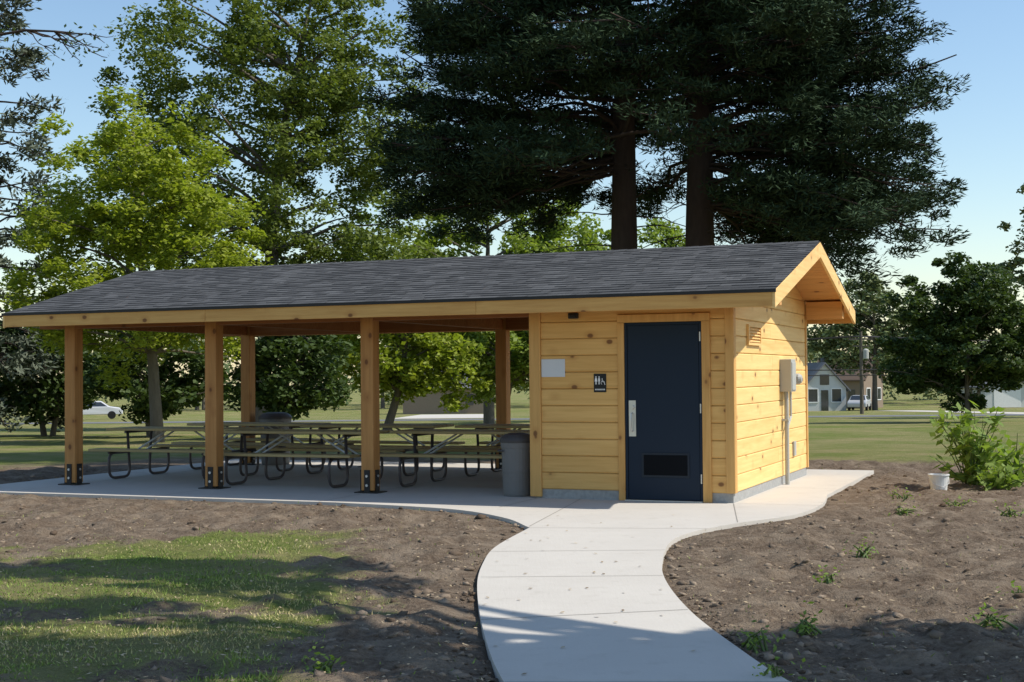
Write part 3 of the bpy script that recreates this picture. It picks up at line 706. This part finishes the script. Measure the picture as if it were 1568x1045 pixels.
# ------------------------------------------------------------------ street, houses, cars, pole
asph = simple('asphalt', (.16, .16, .165), .9, .15, 3)
mb = MB(); 
def strip(x0, x1, y0, y1, h, mat=0, seg=12):
    ysx = sorted({y0, y1} | {t for t in (24., 144.) if y0 < t < y1} | set(np.linspace(y0, y1, seg)))
    for a_, b_ in zip(ysx[:-1], ysx[1:]):
        mb.add([(x0, a_, float(gz(a_))+h), (x1, a_, float(gz(a_))+h), (x1, b_, float(gz(b_))+h), (x0, b_, float(gz(b_))+h)], [(0, 1, 2, 3)], mat)
strip(-200, 200, 84, 91, -.015); mb.obj('road', [asph])
mb = MB(); strip(-8.5, -2.0, 95, 128, -.012); strip(33.5, 37.5, 91.3, 128, -.012); mb.obj('driveway', [cmn])
siding = simple('white_siding', (.55, .56, .54), .7, .06, 2); groof = simple('grey_roof', (.17, .17, .18), .9, .2, 3); broof = simple('brown_roof', (.16, .11, .08), .9); tan = simple('tan_siding', (.26, .20, .15), .8); glass = simple('window_glass', (.03, .035, .04), .1, spec=.8)
def house(name, x, y, w, dpt, h, rh, wall, roof, rz=0, garage=False):
    E = empty(name, (x, y, float(gz(y))), rz); mb = MB(); w2, d2 = w/2, dpt/2
    mb.add([(-w2, -d2, -.3), (w2, -d2, -.3), (w2, d2, -.3), (-w2, d2, -.3), (-w2, -d2, h), (w2, -d2, h), (w2, d2, h), (-w2, d2, h), (0, -d2, h+rh), (0, d2, h+rh)],
           [(0, 1, 5, 8, 4), (2, 3, 7, 9, 6), (1, 2, 6, 5), (3, 0, 4, 7)]); mb.obj('walls', [wall], E)
    mb = MB(); o_ = .35; s_ = rh/w2
    for sg in (-1, 1):
        mb.hexa([(0, -d2-o_, h+rh+.02), (sg*(w2+o_), -d2-o_, h-o_*s_+.02), (sg*(w2+o_), d2+o_, h-o_*s_+.02), (0, d2+o_, h+rh+.02), (0, -d2-o_, h+rh+.17), (sg*(w2+o_), -d2-o_, h-o_*s_+.17), (sg*(w2+o_), d2+o_, h-o_*s_+.17), (0, d2+o_, h+rh+.17)])
    mb.box(.6, 1.0, .2, .6, h+rh*.4, h+rh+.6); mb.obj('roof', [roof], E)
    mb = MB(); wt = MB()
    fx = [(-w2*.55, .9), (w2*.55, .9)] if not garage else []
    for cx_, ww in fx:
        mb.box(cx_-ww/2, cx_+ww/2, -d2-.03, -d2+.02, .9, 2.1); 
        for (a_, b_, c_, d_) in ((cx_-ww/2-.1, cx_-ww/2, .85, 2.15), (cx_+ww/2, cx_+ww/2+.1, .85, 2.15), (cx_-ww/2, cx_+ww/2, 2.1, 2.2), (cx_-ww/2, cx_+ww/2, .8, .9)): wt.box(a_, b_, -d2-.06, -d2+.02, c_, d_)
    if rh > 1.8: mb.box(-.45, .45, -d2-.03, -d2+.02, h+.3, h+1.3)
    for k_ in range(2): mb.box(-w2-.03, -w2+.02, -d2+1.0+k_*2.0, -d2+1.8+k_*2.0, .9, 2.0); mb.box(w2-.02, w2+.03, -d2+1.0+k_*2.0, -d2+1.8+k_*2.0, .9, 2.0)
    if garage: wt.box(-w2*.6, w2*.6, -d2-.05, -d2+.02, 0, 2.1)
    else: mb.box(-.35, .35, -d2-.04, -d2+.02, .05, 2.0)
    mb.obj('windows_and_door', [glass], E)
    if wt.V: wt.obj('trim', [simple('white_trim', (.75, .75, .73), .6)], E)
house('white_house', 29.6, 134, 4.2, 5, 2.2, 2.3, siding, groof, .08)
house('brown_house', 37.0, 152, 5, 6, 3.2, 2.2, tan, broof, .9)
house('white_garage', 52.5, 150, 5, 6, 2.2, 1.2, siding, groof, .1, True)
house('brown_bungalow', -6.5, 140, 9, 8, 2.6, 2.0, tan, groof, 1.5)
tyre = simple('tyre', (.015, .015, .015), .9)
def car(x, y, rz, col):
    E = empty('parked_car', (x, y, float(gz(y))), rz); pm = simple('car_paint', col, .3, .02, spec=.6); mb = MB()
    prof = [(-2.2, .35), (-2.25, .7), (-2.1, .92), (-1.5, .98), (-.95, 1.42), (.55, 1.44), (1.2, 1.0), (2.0, .88), (2.22, .65), (2.2, .35)]
    wd = [.85, .88, .86, .84, .66, .66, .84, .84, .86, .85]
    V = [(p[0], -w_, p[1]) for p, w_ in zip(prof, wd)]+[(p[0], w_, p[1]) for p, w_ in zip(prof, wd)]; n_ = len(prof)
    mb.add(V, [tuple(range(n_)), tuple(range(2*n_-1, n_-1, -1))]+[(i_, n_+i_, n_+(i_+1) % n_, (i_+1) % n_) for i_ in range(n_)]); mb.obj('body', [pm], E, .05)
    mb = MB()
    for s_ in (-1, 1):
        mb.add([(-1.3, s_*.83, 1.0), (1.0, s_*.845, 1.02), (.5, s_*.695, 1.37), (-.9, s_*.695, 1.37)], [(0, 1, 2, 3)])
    mb.add([(-1.47, -.7, 1.03), (-1.47, .7, 1.03), (-1.0, .6, 1.42), (-1.0, -.6, 1.42)], [(0, 1, 2, 3)]); mb.add([(1.17, -.7, 1.05), (1.17, .7, 1.05), (.62, .6, 1.43), (.62, -.6, 1.43)], [(0, 1, 2, 3)])
    mb.obj('windows', [glass], E)
    mb = MB()
    for wxx in (-1.35, 1.35):
        for s_ in (-1, 1): mb.tube([(wxx, s_*.70, .32), (wxx, s_*.90, .32)], .32, 16)
    mb.obj('wheels', [tyre], E)
car(33.0, 131, 1.2, (.45, .46, .48)); car(-34, 112, .3, (.6, .6, .62))
E = empty('utility_pole', (25.6, 101, float(gz(101)))); mb = MB()
mb.tube([(0, 0, -.3), (0, 0, 6.0)], [.15, .10], 10); mb.box(-.9, .9, -.06, .06, 5.4, 5.52); mb.box(-.6, .6, -.06, .06, 4.9, 5.0)
for k_ in (-.8, -.3, .3, .8): mb.tube([(k_, 0, 5.52), (k_, 0, 5.68)], .04, 6)
mb.obj('pole', [bark], E); mb = MB(); mb.lathe([(.2, 4.0), (.22, 4.05), (.22, 4.65), (.1, 4.75), (.01, 4.77)], (.33, -.05), 12); mb.obj('transformer', [gb], E)
mb = MB()
for k_ in (-.8, -.3, .3, .8):
    for sx in (-45, 45):
        t = np.linspace(0, 1, 14); mb.tube(np.stack([k_+sx*t, 0*t+k_*.2, 5.68-1.6*4*t*(1-t)*.4], -1), .022, 4)
for zz in (3.6, 3.2):
    t = np.linspace(-1, 1, 20); mb.tube(np.stack([45*t, 0*t-.2, zz-.4*np.cos(t*math.pi)], -1), .035, 4)
mb.obj('wires', [black], E)

# ------------------------------------------------------------------ plants and bucket by the slab
def plant(name, x, y, w, h, n_st=26, nl=16, ls=.07, mat=None):
    mb = MB(); LP = []
    for i_ in range(n_st):
        az = R.rand()*6.3; rr = w*R.rand()**.7; tip = np.array([x+math.cos(az)*rr, y+math.sin(az)*rr, h*(.45+.6*R.rand())*(1-.3*rr/w)])
        P = limb(mb, (x+R.randn()*.05, y+R.randn()*.05, -.04), tip, .010, .004, .08, 7, 5, .12)
        for _ in range(nl): LP.append(P[R.randint(1, 7)]+R.randn(3)*.05)
    V, Qd = leafquads(np.array(LP), ls*(.5+.8*R.rand(len(LP))), ls*.5, .5)
    return tree_obj(name, mb, V, Qd, [simple('stem', (.10, .14, .04)), mat])
pl = leafmat('broad_leaf', (.12, .20, .032), (.28, .37, .085), .4)
plant('sunflower_plant', 6.1, 18.4, .56, 1.25, 30, 15, .09, pl); plant('sunflower_plant', 6.75, 18.6, .45, .65, 18, 13, .085, pl); plant('sunflower_plant', 6.25, 17.8, .5, .40, 16, 11, .08, pl)
for (x_, y_, w_, h_) in ((1.36, 7.75, .07, .10), (1.75, 8.3, .04, .06), (2.9, 11.5, .10, .10), (5.2, 14.5, .2, .09), (4.2, 14.9, .18, .07), (1.3, 6.95, .06, .06), (4.6, 16.4, .15, .1), (3.4, 9.3, .06, .06), (4.4, 10.6, .07, .07), (-1.0, 7.2, .06, .05), (2.3, 10.1, .04, .05), (5.0, 15.6, .2, .08), (-5.4, 13.9, .15, .06), (2.9, 8.4, .05, .05)):
    plant('weed_plant', x_, y_, w_, h_, 9, 7, .022, pl)
w_ = empty('white_bucket', (5.52, 17.9, -.03)); mb = MB(); mb.lathe([(.10, 0), (.125, .2), (.135, .2), (.135, .215), (.11, .215), (.09, .02)], k=20); mb.tube([(-.13, 0, .18), (-.10, -.1, .1), (0, -.15, .06), (.10, -.1, .1), (.13, 0, .18)], .004, 5)
mb.obj('pail', [simple('white_plastic', (.7, .7, .68), .5)], w_)

# ------------------------------------------------------------------ light, sky, camera
sd = Vector((.634, -.09, .769)).normalized()
sun = D.lights.new('sun', 'SUN'); sun.energy = 5.0; sun.angle = math.radians(.5); sun.color = (1, .95, .86)
so = D.objects.new('sun', sun); COL.objects.link(so); so.rotation_euler = (-sd).to_track_quat('-Z', 'Y').to_euler()
w = D.worlds.new('World'); scene.world = w; w.use_nodes = True; nt = w.node_tree; nt.nodes.clear()
sky = nt.nodes.new('ShaderNodeTexSky'); sky.sky_type = 'NISHITA'; sky.sun_disc = False
sky.sun_elevation = math.asin(sd.z); sky.sun_rotation = math.atan2(sd.x, sd.y); sky.dust_density = .4; sky.air_density = 1.15
hs = nt.nodes.new('ShaderNodeHueSaturation'); hs.inputs['Saturation'].default_value = 1.1; hs.inputs['Value'].default_value = 1.08
bg = nt.nodes.new('ShaderNodeBackground'); bg.inputs[1].default_value = .15
o_ = nt.nodes.new('ShaderNodeOutputWorld'); nt.links.new(sky.outputs[0], hs.inputs['Color']); nt.links.new(hs.outputs[0], bg.inputs[0]); nt.links.new(bg.outputs[0], o_.inputs[0])
cam = D.cameras.new('camera'); cam.sensor_width = 36; cam.lens = 48.4; cam.clip_end = 3000
co = D.objects.new('camera', cam); COL.objects.link(co)
co.matrix_world = Matrix.Translation((0, 0, 1.52)) @ Matrix.Rotation(math.radians(91.41), 4, 'X') @ Matrix.Rotation(math.radians(-.5), 4, 'Z')
scene.camera = co
scene.view_settings.view_transform = 'Standard'; scene.view_settings.look = 'None'; scene.view_settings.exposure = 0
